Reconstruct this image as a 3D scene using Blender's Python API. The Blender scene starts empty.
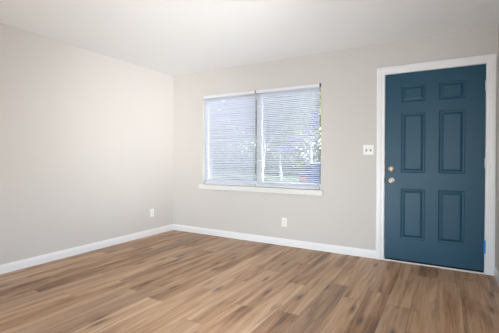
import bpy, bmesh, math, random
from mathutils import Vector, Matrix
random.seed(7)
S = bpy.context.scene
COL = S.collection

# ------------------------------------------------------------------ camera
cd = bpy.data.cameras.new('camera')
cam = bpy.data.objects.new('camera', cd); COL.objects.link(cam)
cd.sensor_fit = 'HORIZONTAL'; cd.sensor_width = 36.0
cd.lens = 338.685 / 499 * 36; cd.shift_y = -4.781 / 499
cd.clip_start = .05; cd.clip_end = 400
rx, ux, fw = Vector((.86603, .49998, .0035)), Vector((-.00733, .00569, .99996)), Vector((-.49994, .86602, -.00859))
M4 = Matrix((rx, ux, -fw)).transposed().to_4x4()
M4.translation = Vector((3.6951, -4.0069, 1.1165))
cam.matrix_world = M4
S.camera = cam

# ------------------------------------------------------------------ world, sun, large lights, exposure
w = bpy.data.worlds.new('sky'); S.world = w; w.use_nodes = True
nt = w.node_tree; nt.nodes.clear()
sky = nt.nodes.new('ShaderNodeTexSky'); sky.sky_type = 'NISHITA'
sky.sun_disc = False; sky.sun_elevation = math.radians(42); sky.sun_rotation = math.radians(50)
sky.air_density = 1.0; sky.dust_density = 2.5
bg = nt.nodes.new('ShaderNodeBackground'); bg.inputs['Strength'].default_value = .95
wo = nt.nodes.new('ShaderNodeOutputWorld')
nt.links.new(sky.outputs[0], bg.inputs[0]); nt.links.new(bg.outputs[0], wo.inputs[0])

def lamp(name, kind, loc, direction, energy, color=(1, 1, 1), **kw):
    d = bpy.data.lights.new(name, kind); d.energy = energy; d.color = color
    for k, v in kw.items(): setattr(d, k, v)
    o = bpy.data.objects.new(name, d); COL.objects.link(o); o.location = loc
    o.rotation_euler = Vector(direction).to_track_quat('-Z', 'Y').to_euler()
    return o
lamp('sun', 'SUN', (20, 20, 24), (-.51, -.43, -.74), 5.6, (1, .95, .88), angle=.03)
# added fill light in the unseen wall opening behind the camera
lamp('rear_fill', 'AREA', (3.4, -7.02, 1.25), (-.15, 1, .22), 52, (.95, .98, 1), shape='RECTANGLE', size=3.2, size_y=2.0)
# added narrow fill from the unseen right side, brightens the left wall corner
lamp('side_fill', 'AREA', (6.45, -4.45, 1.35), (-6.45, 4.2, .42), 7.5, (1, .99, .975), shape='RECTANGLE', size=1.0, size_y=1.0, spread=math.radians(30))
# added soft fill below the view, no lamp there, brightens the ceiling
lamp('ceiling_fill', 'AREA', (2.6, -2.75, .30), (-.42, .80, .56), 16, (.90, .96, 1), shape='DISK', size=.9, spread=math.radians(130))
# the front window: sky light enters here (sampling portal only, gives off nothing itself)
pw = lamp('window_portal', 'AREA', (1.4815, .155, 1.39), (0, -1, 0), 1, shape='RECTANGLE', size=1.80, size_y=1.30)
pw.data.cycles.is_portal = True

S.view_settings.view_transform = 'Standard'
S.view_settings.look = 'None'
S.view_settings.gamma = 1
S.view_settings.use_curve_mapping = False
S.view_settings.exposure = 0.80

# ------------------------------------------------------------------ materials
def mat(name, color, rough=.5, metal=0., spec=.5, bump=None, trans=None):
    m = bpy.data.materials.new(name); m.use_nodes = True
    n = m.node_tree; b = n.nodes['Principled BSDF']
    b.inputs['Base Color'].default_value = (*color, 1)
    b.inputs['Roughness'].default_value = rough
    b.inputs['Metallic'].default_value = metal
    b.inputs['Specular IOR Level'].default_value = spec
    if bump:
        tc = n.nodes.new('ShaderNodeTexCoord'); no = n.nodes.new('ShaderNodeTexNoise')
        no.inputs['Scale'].default_value = bump[0]; no.inputs['Detail'].default_value = 4
        bu = n.nodes.new('ShaderNodeBump'); bu.inputs['Strength'].default_value = bump[1]; bu.inputs['Distance'].default_value = .002
        n.links.new(tc.outputs['Object'], no.inputs['Vector']); n.links.new(no.outputs[0], bu.inputs['Height'])
        n.links.new(bu.outputs[0], b.inputs['Normal'])
    if trans:
        out = n.nodes['Material Output']; t = n.nodes.new('ShaderNodeBsdfTranslucent'); t.inputs[0].default_value = (*color, 1)
        mx = n.nodes.new('ShaderNodeMixShader'); mx.inputs[0].default_value = trans
        n.links.new(b.outputs[0], mx.inputs[1]); n.links.new(t.outputs[0], mx.inputs[2]); n.links.new(mx.outputs[0], out.inputs[0])
    return m

def mottled(name, c1, c2, scale, rough=.8, trans=None):
    m = mat(name, c1, rough, spec=.2, trans=trans)
    n = m.node_tree; b = n.nodes['Principled BSDF']
    tc = n.nodes.new('ShaderNodeTexCoord'); no = n.nodes.new('ShaderNodeTexNoise'); no.inputs['Scale'].default_value = scale
    no.inputs['Detail'].default_value = 6
    r = n.nodes.new('ShaderNodeValToRGB'); r.color_ramp.elements[0].position = .35; r.color_ramp.elements[1].position = .65
    r.color_ramp.elements[0].color = (*c1, 1); r.color_ramp.elements[1].color = (*c2, 1)
    n.links.new(tc.outputs['Object'], no.inputs['Vector']); n.links.new(no.outputs[0], r.inputs[0]); n.links.new(r.outputs[0], b.inputs['Base Color'])
    return m

def glass(name):
    m = bpy.data.materials.new(name); m.use_nodes = True; n = m.node_tree; n.nodes.clear()
    o = n.nodes.new('ShaderNodeOutputMaterial'); t = n.nodes.new('ShaderNodeBsdfTransparent'); t.inputs[0].default_value = (.93, .95, .95, 1)
    g = n.nodes.new('ShaderNodeBsdfGlossy'); g.inputs['Roughness'].default_value = .02
    f = n.nodes.new('ShaderNodeFresnel'); f.inputs[0].default_value = 1.45
    mx = n.nodes.new('ShaderNodeMixShader')
    n.links.new(f.outputs[0], mx.inputs[0]); n.links.new(t.outputs[0], mx.inputs[1]); n.links.new(g.outputs[0], mx.inputs[2]); n.links.new(mx.outputs[0], o.inputs[0])
    return m

def plank_floor():
    m = bpy.data.materials.new('oak_vinyl_planks'); m.use_nodes = True; n = m.node_tree; L = n.links.new
    b = n.nodes['Principled BSDF']
    def N(t, **kw):
        x = n.nodes.new(t)
        for k, v in kw.items(): setattr(x, k, v)
        return x
    def math_(op, a, bb=None, c=None):
        x = N('ShaderNodeMath', operation=op)
        for i, v in enumerate((a, bb, c)):
            if v is None: continue
            if isinstance(v, (int, float)): x.inputs[i].default_value = v
            else: L(v, x.inputs[i])
        return x.outputs[0]
    tc = N('ShaderNodeTexCoord'); sp = N('ShaderNodeSeparateXYZ'); L(tc.outputs['Object'], sp.inputs[0])
    PW, PL = .168, 1.22
    xs = math_('DIVIDE', math_('ADD', sp.outputs[0], .05), PW); row = math_('FLOOR', xs); fx = math_('FRACT', xs)
    wr = N('ShaderNodeTexWhiteNoise', noise_dimensions='1D'); L(row, wr.inputs['W'])
    ys = math_('ADD', math_('DIVIDE', sp.outputs[1], PL), wr.outputs['Value']); pl = math_('FLOOR', ys); fy = math_('FRACT', ys)
    idv = N('ShaderNodeCombineXYZ'); L(row, idv.inputs[0]); L(pl, idv.inputs[1])
    wn = N('ShaderNodeTexWhiteNoise', noise_dimensions='3D'); L(idv.outputs[0], wn.inputs['Vector'])
    # per-plank shifted grain coordinates
    sh = N('ShaderNodeVectorMath', operation='SCALE'); L(wn.outputs['Color'], sh.inputs[0]); sh.inputs['Scale'].default_value = 37
    ad = N('ShaderNodeVectorMath', operation='ADD'); L(tc.outputs['Object'], ad.inputs[0]); L(sh.outputs[0], ad.inputs[1])
    def grain(sx, sy, detail, dist=0., rough=.55):
        mp = N('ShaderNodeMapping'); mp.inputs['Scale'].default_value = (sx, sy, 1); L(ad.outputs[0], mp.inputs[0])
        no = N('ShaderNodeTexNoise'); no.inputs['Scale'].default_value = 1; no.inputs['Detail'].default_value = detail
        no.inputs['Distortion'].default_value = dist; no.inputs['Roughness'].default_value = rough
        L(mp.outputs[0], no.inputs['Vector']); return no.outputs[0]
    g_broad = grain(11, .85, 4, .5, .6); g_fine = grain(64, 2.8, 6, .7, .66); g_streak = grain(24, 1.7, 5, .9, .6)
    tone = math_('ADD', math_('MULTIPLY', wn.outputs['Value'], .30), math_('ADD', math_('MULTIPLY', math_('SUBTRACT', g_broad, .5), 1.2), .45))
    tone = math_('ADD', tone, math_('MULTIPLY', math_('SUBTRACT', g_fine, .5), .6))
    r = N('ShaderNodeValToRGB'); e = r.color_ramp.elements
    e[0].position = .30; e[0].color = (.155, .075, .034, 1)
    e[1].position = .92; e[1].color = (.68, .47, .30, 1)
    x = e.new(.46); x.color = (.33, .178, .088, 1)
    x = e.new(.66); x.color = (.52, .315, .175, 1)
    L(tone, r.inputs[0])
    # grey-brown planks
    gr = N('ShaderNodeMix', data_type='RGBA'); gr.inputs['B'].default_value = (.42, .29, .20, 1)
    sepc = N('ShaderNodeSeparateColor'); L(wn.outputs['Color'], sepc.inputs[0])
    L(math_('MULTIPLY', math_('GREATER_THAN', sepc.outputs[1], .65), .35), gr.inputs['Factor']); L(r.outputs[0], gr.inputs['A'])
    # dark streaks
    dk = N('ShaderNodeMix', data_type='RGBA'); dk.inputs['B'].default_value = (.13, .072, .042, 1)
    ss = N('ShaderNodeMapRange'); ss.inputs['From Min'].default_value = .55; ss.inputs['From Max'].default_value = .72; ss.inputs['To Max'].default_value = .7
    L(g_streak, ss.inputs['Value']); L(ss.outputs[0], dk.inputs['Factor']); L(gr.outputs['Result'], dk.inputs['A'])
    # knots
    mp = N('ShaderNodeMapping'); mp.inputs['Scale'].default_value = (6.5, 1.5, 1); L(ad.outputs[0], mp.inputs[0])
    vo = N('ShaderNodeTexVoronoi', voronoi_dimensions='2D'); vo.inputs['Scale'].default_value = 1; L(mp.outputs[0], vo.inputs['Vector'])
    sc = N('ShaderNodeSeparateColor'); L(vo.outputs['Color'], sc.inputs[0])
    kr = N('ShaderNodeMapRange'); kr.inputs['From Min'].default_value = .02; kr.inputs['From Max'].default_value = .17; kr.inputs['To Min'].default_value = .8; kr.inputs['To Max'].default_value = 0
    L(vo.outputs['Distance'], kr.inputs['Value'])
    kf = math_('MULTIPLY', kr.outputs[0], math_('GREATER_THAN', sc.outputs[0], .6))
    kn = N('ShaderNodeMix', data_type='RGBA'); kn.inputs['B'].default_value = (.06, .032, .018, 1); L(kf, kn.inputs['Factor']); L(dk.outputs['Result'], kn.inputs['A'])
    # joints between planks
    ex = math_('MINIMUM', fx, math_('SUBTRACT', 1, fx)); ey = math_('MINIMUM', fy, math_('SUBTRACT', 1, fy))
    jx = math_('LESS_THAN', ex, .0075); jy = math_('LESS_THAN', ey, .0014); jj = math_('MAXIMUM', jx, jy)
    jn = N('ShaderNodeMix', data_type='RGBA'); jn.inputs['B'].default_value = (.07, .04, .024, 1); L(math_('MULTIPLY', jj, .45), jn.inputs['Factor']); L(kn.outputs['Result'], jn.inputs['A'])
    L(jn.outputs['Result'], b.inputs['Base Color'])
    ro = N('ShaderNodeMapRange'); ro.inputs['To Min'].default_value = .36; ro.inputs['To Max'].default_value = .5; L(g_fine, ro.inputs['Value']); L(ro.outputs[0], b.inputs['Roughness'])
    b.inputs['Specular IOR Level'].default_value = .45
    bu = N('ShaderNodeBump'); bu.inputs['Strength'].default_value = .12; bu.inputs['Distance'].default_value = .0012
    L(math_('SUBTRACT', g_fine, math_('MULTIPLY', jj, .8)), bu.inputs['Height']); L(bu.outputs[0], b.inputs['Normal'])
    return m

M = dict(
    wall=mat('greige_wall_paint', (.598, .575, .550), .75, spec=.25, bump=(160, .12)),
    ceiling=mat('white_ceiling_paint', (.86, .865, .865), .85, spec=.2, bump=(90, .15)),
    trim=mat('white_semigloss_trim', (.80, .80, .81), .35, spec=.45),
    sill=mat('cream_white_sill_paint', (.72, .72, .70), .4, spec=.45),
    floor=plank_floor(),
    door=mat('blue_door_paint', (.0075, .060, .108), .42, spec=.34, bump=(220, .05)),
    nickel=mat('satin_nickel', (.74, .68, .61), .36, metal=1.),
    keyway=mat('dark_keyway', (.05, .045, .04), .5),
    rubber=mat('black_rubber', (.012, .012, .013), .7, spec=.2),
    blind=mat('white_blind_slat', (.78, .79, .85), .45, spec=.4, trans=.33),
    rail=mat('white_blind_rail', (.71, .725, .765), .4),
    bracket=mat('grey_metal_bracket', (.18, .18, .18), .4, metal=.7),
    cord=mat('white_cord', (.75, .75, .76), .8),
    vinyl=mat('white_window_vinyl', (.80, .81, .82), .35),
    glass=glass('window_glass'),
    plate=mat('white_plastic_plate', (.83, .82, .80), .35),
    slot=mat('dark_slot', (.06, .055, .05), .6),
    tape=mat('blue_masking_tape', (.010, .22, .62), .6),
    brass=mat('brass_strike', (.62, .36, .16), .35, metal=1.),
    grass=mottled('lawn_grass', (.06, .085, .045), (.12, .14, .075), 3, .95),
    asphalt=mottled('asphalt', (.13, .13, .135), (.19, .19, .19), 4, .9),
    leaf=mottled('tree_leaf', (.17, .22, .11), (.40, .45, .28), .9, .6, trans=.45),
    leaf2=mottled('yellow_green_leaf', (.30, .33, .12), (.52, .54, .28), .9, .6, trans=.45),
    bark=mottled('grey_bark', (.38, .36, .33), (.66, .64, .60), 6, .9),
    carpaint=mat('dark_blue_car_paint', (.035, .055, .10), .25, spec=.6),
    carglass=mat('dark_car_glass', (.02, .025, .035), .08, spec=.7),
    tyre=mat('tyre_rubber', (.015, .015, .015), .8),
    taillight=mat('orange_red_lens', (.75, .12, .04), .25),
    siding=mat('outside_wall_siding', (.55, .53, .50), .8),
)

# ------------------------------------------------------------------ helpers
def tag(o, label=None, cat=None, group=None, kind=None):
    if label: o['label'] = label
    if cat: o['category'] = cat
    if group: o['group'] = group
    if kind: o['kind'] = kind
    return o
def empty(name, loc, **kw):
    o = bpy.data.objects.new(name, None); COL.objects.link(o); o.location = loc; o.empty_display_size = .1
    return tag(o, **kw)
def build(name, bm, m, parent=None, smooth=False, recalc=True, **kw):
    if recalc: bmesh.ops.recalc_face_normals(bm, faces=bm.faces[:])
    me = bpy.data.meshes.new(name); bm.to_mesh(me); bm.free()
    if smooth:
        for p in me.polygons: p.use_smooth = True
        me.set_sharp_from_angle(angle=math.radians(35)) if hasattr(me, 'set_sharp_from_angle') else None
    o = bpy.data.objects.new(name, me); COL.objects.link(o)
    for mm in (m if isinstance(m, (list, tuple)) else [m]): me.materials.append(mm)
    if parent:
        o.parent = parent
        base = Vector((0, 0, 0)); q = parent
        while q: base += q.location; q = q.parent
        me.transform(Matrix.Translation(-base))
    return tag(o, **kw)
def BM(): return bmesh.new()
def box(bm, x0, x1, y0, y1, z0, z1, bev=0., seg=1):
    r = bmesh.ops.create_cube(bm, size=1)
    vs = r['verts']
    for v in vs: v.co = Vector(((x0 + x1) / 2 + v.co.x * (x1 - x0), (y0 + y1) / 2 + v.co.y * (y1 - y0), (z0 + z1) / 2 + v.co.z * (z1 - z0)))
    if bev:
        es = list({e for v in vs for e in v.link_edges})
        bmesh.ops.bevel(bm, geom=es, offset=bev, segments=seg, profile=.5, affect='EDGES')
    return bm
def lathe(bm, origin, axis, prof, n=24):
    """prof: (distance along axis, radius)"""
    a = Vector(axis).normalized(); u = a.orthogonal().normalized(); v = a.cross(u); o = Vector(origin)
    rings = [[bm.verts.new(o + a * t + (u * math.cos(2 * math.pi * i / n) + v * math.sin(2 * math.pi * i / n)) * max(r, 1e-5)) for i in range(n)] for t, r in prof]
    for A, B in zip(rings, rings[1:]):
        for i in range(n): bm.faces.new((A[i], A[(i + 1) % n], B[(i + 1) % n], B[i]))
    bm.faces.new(rings[0]); bm.faces.new(rings[-1])
    return bm
def sweep(bm, pts, closed=False):
    """pts: list of rings (each a list of Vectors); joined in sequence, capped"""
    R = [[bm.verts.new(p) for p in ring] for ring in pts]
    k = len(R[0])
    for A, B in zip(R, R[1:]):
        for i in range(k): bm.faces.new((A[i], A[(i + 1) % k], B[(i + 1) % k], B[i]))
    bm.faces.new(R[0]); bm.faces.new(R[-1])
    return bm
def holed_wall(bm, u0, u1, z0, z1, holes, place, th):
    """a wall slab with rectangular holes; place(u, z, d) -> point, d = depth 0..th"""
    us = sorted({u0, u1, *[h[0] for h in holes], *[h[1] for h in holes]}); zs = sorted({z0, z1, *[h[2] for h in holes], *[h[3] for h in holes]})
    def solid(i, j):
        if i < 0 or j < 0 or i >= len(us) - 1 or j >= len(zs) - 1: return False
        cu, cz = (us[i] + us[i + 1]) / 2, (zs[j] + zs[j + 1]) / 2
        return not any(h[0] < cu < h[1] and h[2] < cz < h[3] for h in holes)
    cache = {}
    def V(i, j, d):
        if (i, j, d) not in cache: cache[(i, j, d)] = bm.verts.new(place(us[i], zs[j], d))
        return cache[(i, j, d)]
    for i in range(len(us) - 1):
        for j in range(len(zs) - 1):
            if not solid(i, j): continue
            for d in (0, th): bm.faces.new((V(i, j, d), V(i + 1, j, d), V(i + 1, j + 1, d), V(i, j + 1, d)))
            if not solid(i - 1, j): bm.faces.new((V(i, j, 0), V(i, j, th), V(i, j + 1, th), V(i, j + 1, 0)))
            if not solid(i + 1, j): bm.faces.new((V(i + 1, j, 0), V(i + 1, j, th), V(i + 1, j + 1, th), V(i + 1, j + 1, 0)))
            if not solid(i, j - 1): bm.faces.new((V(i, j, 0), V(i, j, th), V(i + 1, j, th), V(i + 1, j, 0)))
            if not solid(i, j + 1): bm.faces.new((V(i, j + 1, 0), V(i, j + 1, th), V(i + 1, j + 1, th), V(i + 1, j + 1, 0)))
    return bm

# ------------------------------------------------------------------ room shell
W, H = 4.125, 2.406
XR, YF, YS = 6.6, -6.9, -2.5          # the room widens to the right of and behind the camera
WX0, WX1, WZ0, WZ1 = .580, 2.383, .737, 2.042
DX0, DX1, DZ0, DZ1 = 3.119, 4.033, .028, 2.046
TH = .16

build('floor', box(BM(), -.16, XR + .16, YF - .16, .16, -.12, 0), M['floor'], kind='structure', label='oak brown wood-look plank floor of the empty room', cat='floor')
build('ceiling', box(BM(), -.16, XR + .16, YF - .16, .16, H, H + .12), M['ceiling'], kind='structure', label='smooth white ceiling', cat='ceiling')
build('wall_back', holed_wall(BM(), 0, W, 0, H, [(WX0, WX1, WZ0, WZ1), (3.089, 4.063, 0, 2.076)], lambda u, z, d: Vector((u, d, z)), TH),
      M['wall'], kind='structure', label='greige wall with the window and the blue door', cat='wall')
build('wall_left', box(BM(), -.16, 0, YF, .16, 0, H), M['wall'], kind='structure', label='bare greige wall on the left', cat='wall')
build('wall_right', box(BM(), W, W + .16, YS, .16, 0, H), M['wall'], kind='structure', label='greige wall right beside the door casing', cat='wall')
build('wall_alcove', box(BM(), W + .16, XR, YS, YS + .16, 0, H), M['wall'], kind='structure')
build('wall_side', holed_wall(BM(), YF, YS + .16, 0, H, [(-5.4, -3.4, .5, 2.1)], lambda u, z, d: Vector((XR + d, u, z)), TH), M['wall'], kind='structure')
build('wall_front', holed_wall(BM(), -.16, XR + .16, 0, H, [(1.7, 5.1, .05, 2.1)], lambda u, z, d: Vector((u, YF - d, z)), TH), M['wall'], kind='structure')

# baseboards with a moulded top
BP = [(0, 0), (.014, 0), (.014, .058), (.0125, .062), (.0125, .066), (.009, .074), (.006, .082), (.0045, .0884), (0, .0884)]
build('baseboard_left', sweep(BM(), [[Vector((a, y, b)) for a, b in BP] for y in (YF, 0)]), M['trim'], kind='structure', label='white baseboard along the left wall', cat='baseboard')
build('baseboard_back', sweep(BM(), [[Vector((x - s * a, -a, b)) for a, b in BP] for x, s in ((0.0, -1), (3.029, 0))]), M['trim'], kind='structure', label='white baseboard under the window', cat='baseboard')
build('baseboard_right', sweep(BM(), [[Vector((W - a, y, b)) for a, b in BP] for y in (YS, -.019)]), M['trim'], kind='structure', label='white baseboard at the right of the door', cat='baseboard')

# ------------------------------------------------------------------ door: casing, jamb, threshold, leaf
CI0, CI1, CIZ, CW = 3.112, 4.040, 2.053, .083
CP = [(0, 0), (0, .009), (.004, .0115), (.012, .012), (.030, .0125), (.036, .016), (.046, .0175), (.070, .0175), (.078, .0165), (.083, .012), (.083, 0)]
CWR = .078
def cring(x, z, sx, sz, wk=1.): return [Vector((x + sx * a * wk, -t, z + sz * a)) for a, t in CP]
bm = BM()
sweep(bm, [cring(CI0, 0, -1, 0), cring(CI0, CIZ, -1, 1), cring(CI1, CIZ, 1, 1, CWR / CW), cring(CI1, 0, 1, 0, CWR / CW)])
build('trim_1', bm, M['trim'], kind='structure', label='white moulded casing around the blue door', cat='door casing')
bm = BM()
box(bm, 3.089, DX0 - .004, 0, TH, 0, DZ1 + .03); box(bm, DX1 + .004, 4.063, 0, TH, 0, DZ1 + .03); box(bm, DX0 - .004, DX1 + .004, 0, TH, DZ1 + .004, DZ1 + .03)
box(bm, DX0 - .004, DX0 + .010, .052, .09, 0.012, DZ1 + .004); box(bm, DX1 - .010, DX1 + .004, .052, .09, 0.012, DZ1 + .004); box(bm, DX0 + .01, DX1 - .01, .052, .09, DZ1 - .010, DZ1 + .004)
build('trim_2', bm, M['trim'], kind='structure', label='white jamb of the blue door', cat='door jamb')
bm = BM(); box(bm, DX0 - .004, DX1 + .004, -.017, -.003, 0, .0115, .002); box(bm, DX0 - .004, DX1 + .004, -.0031, TH, 0, .003)
build('trim_3', bm, M['trim'], kind='structure', label='white threshold strip under the blue door', cat='threshold')

door = empty('door_1', (DX1, .022, 0), kind='structure', label='blue six-panel front door, closed', cat='door')
PX = [(3.280, 3.515), (3.637, 3.871)]
PZ = [(.255, .800), (.972, 1.622), (1.733, 1.917)]
bm = holed_wall(BM(), DX0, DX1, DZ0, DZ1, [(a, b, c, d) for a, b in PX for c, d in PZ], lambda u, z, d: Vector((u, d, z)), .044)
leaf = build('door_leaf', bm, M['door'], door)
for a, b in PX:
    for c, d in PZ:
        bm = BM()
        def ring(i, y): return [bm.verts.new((a + i, y, c + i)), bm.verts.new((b - i, y, c + i)), bm.verts.new((b - i, y, d - i)), bm.verts.new((a + i, y, d - i))]
        R = [ring(0, .044), ring(0, .0), ring(.004, .001), ring(.010, .0085), ring(.022, .0095), ring(.027, .008), ring(.042, .002), ring(.046, .0012)]
        for A, B in zip(R, R[1:]):
            for i in range(4): bm.faces.new((A[i], A[(i + 1) % 4], B[(i + 1) % 4], B[i]))
        bm.faces.new(R[-1]); bm.faces.new(R[0])
        build('panel', bm, M['door'], leaf)
build('door_sweep', box(BM(), DX0 + .002, DX1 - .002, .003, .036, .0035, DZ0), M['rubber'], door, label='black rubber sweep')
# deadbolt and knob
db = build('deadbolt', lathe(BM(), (3.186, 0, 1.009), (0, -1, 0), [(0, .034), (.003, .0342), (.007, .0325), (.012, .027), (.017, .017), (.0195, .010), (.0205, .004)], 32), M['nickel'], door, smooth=True, label='satin nickel deadbolt')
build('thumb_turn', box(BM(), 3.182, 3.190, -.034, -.0205, .994, 1.024, .003, 2), M['nickel'], db)
kn = build('doorknob', lathe(BM(), (3.186, 0, .884), (0, -1, 0), [(0, .033), (.004, .033), (.009, .028), (.011, .014), (.028, .0125), (.034, .020), (.042, .027), (.052, .0275), (.060, .023), (.064, .013), (.065, .006)], 32), M['nickel'], door, smooth=True, label='satin nickel knob')
build('lock_button', lathe(BM(), (3.186, -.0645, .884), (0, -1, 0), [(0, .0075), (.003, .007), (.004, .004)], 16), M['keyway'], kn)
# hinges (three, on the right edge)
for hz in (1.838, 1.083, .267):
    bm = BM()
    lathe(bm, (DX1 + .002, -.008, hz - .051), (0, 0, 1), [(0, .004), (.002, .0065), (.100, .0065), (.102, .004)], 14)
    box(bm, DX1 - .002, DX1 + .006, -.006, .004, hz - .05, hz + .05)
    h = build('hinge', bm, M['trim'], door, smooth=True, label='white painted hinge')
# strike plates in the jamb
for z, m in ((1.009, 'brass'), (.884, 'keyway')):
    build('strike_plate', box(BM(), DX0 - .0045, DX0 - .0025, -.0045, .03, z - .028, z + .028), M[m], door, label='brass strike plate' if m == 'brass' else 'dark latch plate')

# blue tape on the lowest hinge
bm = BM()
TS = [(DX1 - .006, -.0008), (DX1 - .0055, -.0155), (DX1 + .0025, -.0168), (DX1 + .0098, -.0155), (DX1 + .0102, -.0125)]
outer = TS; inner = [(x, y + .0006) for x, y in TS]
sweep(bm, [[Vector((x, y, z)) for x, y in outer + inner[::-1]] for z in (.203, .248, .29, .332)])
build('tape_strip', bm, M['tape'], label='bright blue masking tape strip over the lowest door hinge', cat='tape')

# ------------------------------------------------------------------ window
win = empty('window_1', (1.4815, .10, WZ0), kind='structure', label='wide two-pane window behind the white blinds', cat='window')
bm = BM(); f = .014
box(bm, WX0, WX0 + f, .075, .135, WZ0, WZ1, .003); box(bm, WX1 - f, WX1, .075, .135, WZ0, WZ1, .003)
box(bm, WX0 + f, WX1 - f, .075, .135, WZ0, WZ0 + .04, .003); box(bm, WX0 + f, WX1 - f, .075, .135, WZ1 - .03, WZ1, .003)
build('window_frame', bm, M['vinyl'], win)
build('mullion', box(BM(), 1.458, 1.511, .072, .135, WZ0 + .04, WZ1 - .03, .003), M['vinyl'], win)
for x0, x1 in ((WX0 + f, 1.458), (1.511, WX1 - f)):
    sash = BM(); s = .012
    box(sash, x0, x0 + s, .09, .12, WZ0 + .04, WZ1 - .03); box(sash, x1 - s, x1, .09, .12, WZ0 + .04, WZ1 - .03)
    box(sash, x0 + s, x1 - s, .09, .12, WZ0 + .04, WZ0 + .065); box(sash, x0 + s, x1 - s, .09, .12, WZ1 - .055, WZ1 - .03)
    so = build('sash', sash, M['vinyl'], win)
    build('pane', box(BM(), x0 + s, x1 - s, .103, .107, WZ0 + .065, WZ1 - .055), M['glass'], so)
bm = BM(); box(bm, .526, 2.417, -.032, 0, .672, .738, .004, 2); box(bm, WX0 + .001, WX1 - .001, -.002, .075, .712, .738)
build('window_sill', bm, M['sill'], win, label='cream white wooden sill')

# ------------------------------------------------------------------ blinds
def make_blind(x0, x1, label, seed, TILT):
    rnd = random.Random(seed)
    yc = .030
    root = empty('window_blind', ((x0 + x1) / 2, yc, .742), label=label, cat='blind', group='horizontal blinds in the window')
    bm = BM(); box(bm, x0, x1, yc - .026, yc + .022, 2.006, 2.040, .002); box(bm, x0, x1, yc - .030, yc - .026, 2.000, 2.0405, .0012)
    build('headrail', bm, M['rail'], root)
    for bx in (x0 - .0055, x1 + .0005):
        build('bracket', box(BM(), bx, bx + .005, yc - .0305, yc + .024, 1.998, 2.0415), M['bracket'], root, label='dark metal bracket')
    zt, zb, pitch = 1.984, .790, .0245
    n = int(round((zt - zb) / pitch)); pitch = (zt - zb) / n
    bm = BM(); sw = .0295
    for k in range(n + 1):
        z = zb + k * pitch + rnd.uniform(-.0007, .0007)
        t = math.radians(TILT + rnd.uniform(-2.5, 2.5))
        sag = rnd.uniform(-.0015, .0015)
        rings = []
        for q in range(9):
            x = x0 + .003 + (x1 - x0 - .006) * q / 8
            zz = z + sag * math.sin(math.pi * q / 8)
            top, bot = [], []
            for j in range(5):
                s_ = (j / 4 - .5) * sw; crown = .0022 * (1 - (2 * s_ / sw) ** 2)
                for lst, th in ((top, .0007), (bot, -.0007)):
                    v = crown + th
                    lst.append(Vector((x, yc + s_ * math.cos(t) + v * math.sin(t), zz - s_ * math.sin(t) + v * math.cos(t))))
            rings.append(top + bot[::-1])
        sweep(bm, rings)
    build('slat_panel', bm, M['blind'], root, smooth=True)
    build('bottom_rail', box(BM(), x0 + .003, x1 - .003, yc - .020, yc + .020, .744, .764, .003, 2), M['rail'], root)
    for fx in (.09, .5, .91):
        x = x0 + (x1 - x0) * fx; bm = BM()
        for y in (yc - .0215, yc + .0215): lathe(bm, (x, y, .764), (0, 0, 1), [(0, .0009), (1.242, .0009)], 6)
        build('ladder_cord', bm, M['cord'], root)
make_blind(.590, 1.4590, 'white horizontal blind over the left half of the window, beside the bare corner', 3, 36)
make_blind(1.4745, 2.362, 'white horizontal blind over the right half of the window, nearer the door', 5, 28)

# ------------------------------------------------------------------ wall plates
def outlet(loc, face, label):
    """face: function mapping (across, out, up) to world offset"""
    root = empty('wall_outlet', loc, label=label, cat='outlet')
    def pbox(bm, a0, a1, o0, o1, u0, u1, bev=0):
        p, q = face(a0, o0, u0), face(a1, o1, u1); L = Vector(loc)
        lo = [min(p[i], q[i]) + L[i] for i in range(3)]; hi = [max(p[i], q[i]) + L[i] for i in range(3)]
        return box(bm, lo[0], hi[0], lo[1], hi[1], lo[2], hi[2], bev)
    build('cover_plate', pbox(BM(), -.0355, .0355, 0, .006, -.0575, .0575, .0025), M['plate'], root)
    for u in (-.0195, .0195):
        r = build('socket', pbox(BM(), -.0165, .0165, .0055, .0085, u - .014, u + .014, .0012), M['plate'], root)
        bm = BM()
        for a in (-.0065, .0065): pbox(bm, a - .0015, a + .0015, .0083, .0088, u - .003, u + .008)
        pbox(bm, -.003, .003, .0083, .0088, u - .0105, u - .0055)
        build('slot', bm, M['slot'], r, label='dark plug slots')
    build('screw', pbox(BM(), -.003, .003, .0055, .0072, -.003, .003, .001), M['plate'], root)
    return root
outlet((1.905, 0, .300), lambda a, o, u: (a, -o, u), 'white duplex outlet low on the wall below the window')
outlet((0, -.446, .325), lambda a, o, u: (o, a, u), 'white outlet low on the left wall beside the room corner')
sw = empty('light_switch', (2.942, 0, 1.223), label='white two-toggle light switch on the wall left of the blue door', cat='light switch')
build('cover_plate', box(BM(), 2.884, 3.000, -.006, 0, 1.1655, 1.2805, .0025), M['plate'], sw)
for x in (2.919, 2.965):
    bz = build('toggle_bezel', box(BM(), x - .0075, x + .0075, -.0068, -.0055, 1.206, 1.234), M['slot'], sw, label='toggle opening with its shade painted dark')  # dark block, its colour stands in for shade inside the opening
    bm = BM(); sweep(bm, [[Vector((x - .0045, -.006, 1.220)), Vector((x + .0045, -.006, 1.220)), Vector((x + .0045, -.006, 1.232)), Vector((x - .0045, -.006, 1.232))],
                          [Vector((x - .0035, -.018, 1.228)), Vector((x + .0035, -.018, 1.228)), Vector((x + .0035, -.018, 1.236)), Vector((x - .0035, -.018, 1.236))]])
    build('toggle', bm, M['plate'], sw)
    for z in (1.193, 1.253):
        build('screw', lathe(BM(), (x, -.0055, z), (0, -1, 0), [(0, .003), (.0012, .0026)], 10), M['plate'], sw)

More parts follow.
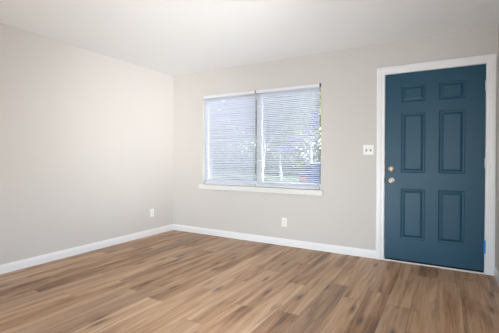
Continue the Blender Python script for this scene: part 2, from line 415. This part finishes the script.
# ------------------------------------------------------------------ outside, seen between the slats
GZ = -.5
build('lawn', box(BM(), -40, 30, .6, 60, GZ - .2, GZ), M['grass'], kind='structure', label='green lawn outside the window', cat='lawn')
build('driveway', box(BM(), -2.4, 2.4, 4.5, 30, GZ, GZ + .02), M['asphalt'], kind='structure', label='grey driveway outside the window', cat='driveway')

def make_tree(name, x, y, h, cr, leafmat, label, nleaf, seed, base=.35, lsize=.16):
    rnd = random.Random(seed)
    root = empty(name, (x, y, GZ), label=label, cat='tree', group='trees outside the window')
    bm = BM(); tips = []
    def limb(p, d, L, r, depth):
        segs = 4; rings = []
        q = p.copy(); dd = d.copy()
        for s_ in range(segs + 1):
            a = dd.normalized(); u = a.orthogonal().normalized(); v = a.cross(u); rr = r * (1 - .55 * s_ / segs)
            rings.append([q + (u * math.cos(k * math.pi / 4) + v * math.sin(k * math.pi / 4)) * rr for k in range(8)])
            if s_ < segs:
                q = q + dd * (L / segs); dd = (dd + Vector((rnd.uniform(-.15, .15), rnd.uniform(-.15, .15), .05))).normalized()
        sweep(bm, rings)
        if depth == 0: tips.append(q); return
        for _ in range(3 if depth > 1 else 4):
            nd = (dd + Vector((rnd.uniform(-1, 1), rnd.uniform(-1, 1), rnd.uniform(-.1, .6)))).normalized()
            limb(q - dd * rnd.uniform(0, .25) * L, nd, L * rnd.uniform(.55, .75), r * .42, depth - 1)
    limb(Vector((x, y, GZ)), Vector((0, 0, 1)), h * base, h * .022, 2)
    build('trunk', bm, M['bark'], root, smooth=True)
    bm = BM()
    c0 = Vector((x, y, GZ + h * (base + (1 - base) * .5)))
    for k in range(nleaf):
        if rnd.random() < .6:
            t = rnd.choice(tips); p = t + Vector((rnd.gauss(0, 1), rnd.gauss(0, 1), rnd.gauss(0, .8))) * cr * .28
        else:
            d = Vector((rnd.gauss(0, 1), rnd.gauss(0, 1), rnd.gauss(0, 1))).normalized(); p = c0 + Vector((d.x * cr, d.y * cr, d.z * h * (1 - base) * .5)) * rnd.uniform(.5, 1.)
        a = Vector((rnd.gauss(0, 1), rnd.gauss(0, 1), rnd.gauss(0, 1))).normalized(); b = a.orthogonal().normalized(); b = (b + a.cross(b) * rnd.uniform(-1, 1)).normalized()
        L = lsize * rnd.uniform(.6, 1.3)
        vs = [bm.verts.new(p - b * L), bm.verts.new(p + a.cross(b) * L * .42 + a * L * .1), bm.verts.new(p + b * L), bm.verts.new(p - a.cross(b) * L * .42 + a * L * .1)]
        bm.faces.new(vs)
    build('foliage', bm, M[leafmat], root, recalc=False)
make_tree('shade_tree', -2.15, 7.0, 6.0, 1.6, 'leaf', 'pale-trunked leafy tree outside, seen through the right blind', 4200, 11)
make_tree('shade_tree', -3.0, 14.6, 7.6, 1.7, 'leaf2', 'yellow-green tree outside behind the dark blue car', 5200, 12, lsize=.17)
make_tree('shade_tree', -7.4, 11.0, 4.8, 1.9, 'leaf', 'dark green tree outside, seen through the left blind', 4000, 13, lsize=.16)
make_tree('shade_tree', -7.6, 20.5, 6.5, 2.4, 'leaf2', 'light green tree farther back outside, in front of the hedge', 4500, 14, lsize=.2)
make_tree('shade_tree', -14.2, 18.5, 6.0, 2.4, 'leaf', 'broad dark tree outside at the far left of the window view', 4500, 15, lsize=.2)
rnd = random.Random(21); bm = BM()
for k in range(15000):
    p = Vector((rnd.uniform(-36, 4), 29 + rnd.gauss(0, .6), GZ + 4.6 * rnd.random() ** 1.1))
    a = Vector((rnd.gauss(0, 1), rnd.gauss(0, 1), rnd.gauss(0, 1))).normalized(); b = a.orthogonal().normalized(); c = a.cross(b); L = rnd.uniform(.15, .32)
    bm.faces.new([bm.verts.new(p - b * L), bm.verts.new(p + c * L * .5), bm.verts.new(p + b * L), bm.verts.new(p - c * L * .5)])
build('hedge', bm, M['leaf'], recalc=False, label='long green hedge far outside across the lawn', cat='hedge')

# car seen from behind
car = empty('car', (-.2, 9.6, GZ + .02), label='dark blue car parked outside, seen from behind through the right blind', cat='car')
cx, y0 = -.2, 8.0; gz = GZ + .02
def prof(y, zs, hw_low, hw_top, ztop): pass
def hull(bm, secs):
    """secs: (y, z0, z1, half width bottom, half width top)"""
    rings = []
    for y, za, zb, wa, wb in secs:
        c = min(.10, (zb - za) * .3)
        rings.append([Vector((cx + sx, y, z)) for sx, z in ((-wa + c, gz + za), (wa - c, gz + za), (wa, gz + za + c), (wb + .01, gz + zb - c), (wb - c, gz + zb), (-wb + c, gz + zb), (-wb - .01, gz + zb - c), (-wa, gz + za + c))])
    return sweep(bm, rings)
build('car_body', hull(BM(), [(y0, .42, .84, .86, .84), (y0 + .06, .30, .98, .92, .88), (y0 + .9, .26, 1.0, .93, .89), (y0 + 3.0, .26, .98, .93, .88), (y0 + 4.1, .28, .90, .91, .84), (y0 + 4.45, .36, .76, .84, .76)]), M['carpaint'], car, smooth=True)
build('cabin', hull(BM(), [(y0 + .10, .95, 1.05, .86, .80), (y0 + .42, .95, 1.42, .87, .66), (y0 + .8, .95, 1.47, .87, .66), (y0 + 2.1, .95, 1.45, .87, .65), (y0 + 3.1, .93, 1.02, .86, .74)]), M['carpaint'], car, smooth=True)
bm = BM(); v = [bm.verts.new((cx + sx, y, gz + z)) for sx, y, z in ((-.70, y0 + .145, 1.09), (.70, y0 + .145, 1.09), (.57, y0 + .385, 1.38), (-.57, y0 + .385, 1.38))]
v2 = [bm.verts.new(p.co + Vector((0, .05, -.02))) for p in v]
bm.faces.new(v); bm.faces.new(v2)
for i in range(4): bm.faces.new((v[i], v[(i + 1) % 4], v2[(i + 1) % 4], v2[i]))
build('rear_window', bm, M['carglass'], car)
for s_ in (-1, 1):
    build('tail_light', box(BM(), cx + s_ * .72 - .13, cx + s_ * .72 + .13, y0 - .005, y0 + .10, gz + .78, gz + .93, .02, 2), M['taillight'], car, label='orange-red tail light')
    for yy in (y0 + .85, y0 + 3.5):
        wh = lathe(BM(), (cx + s_ * .72, yy, gz + .33), (s_, 0, 0), [(0, .20), (0, .31), (.03, .33), (.18, .33), (.21, .31), (.21, .22), (.19, .20), (.195, .05)], 28)
        build('wheel', wh, M['tyre'], car, smooth=True)
build('bumper', box(BM(), cx - .88, cx + .88, y0 - .08, y0 + .12, gz + .36, gz + .60, .05, 3), M['carpaint'], car, smooth=True)
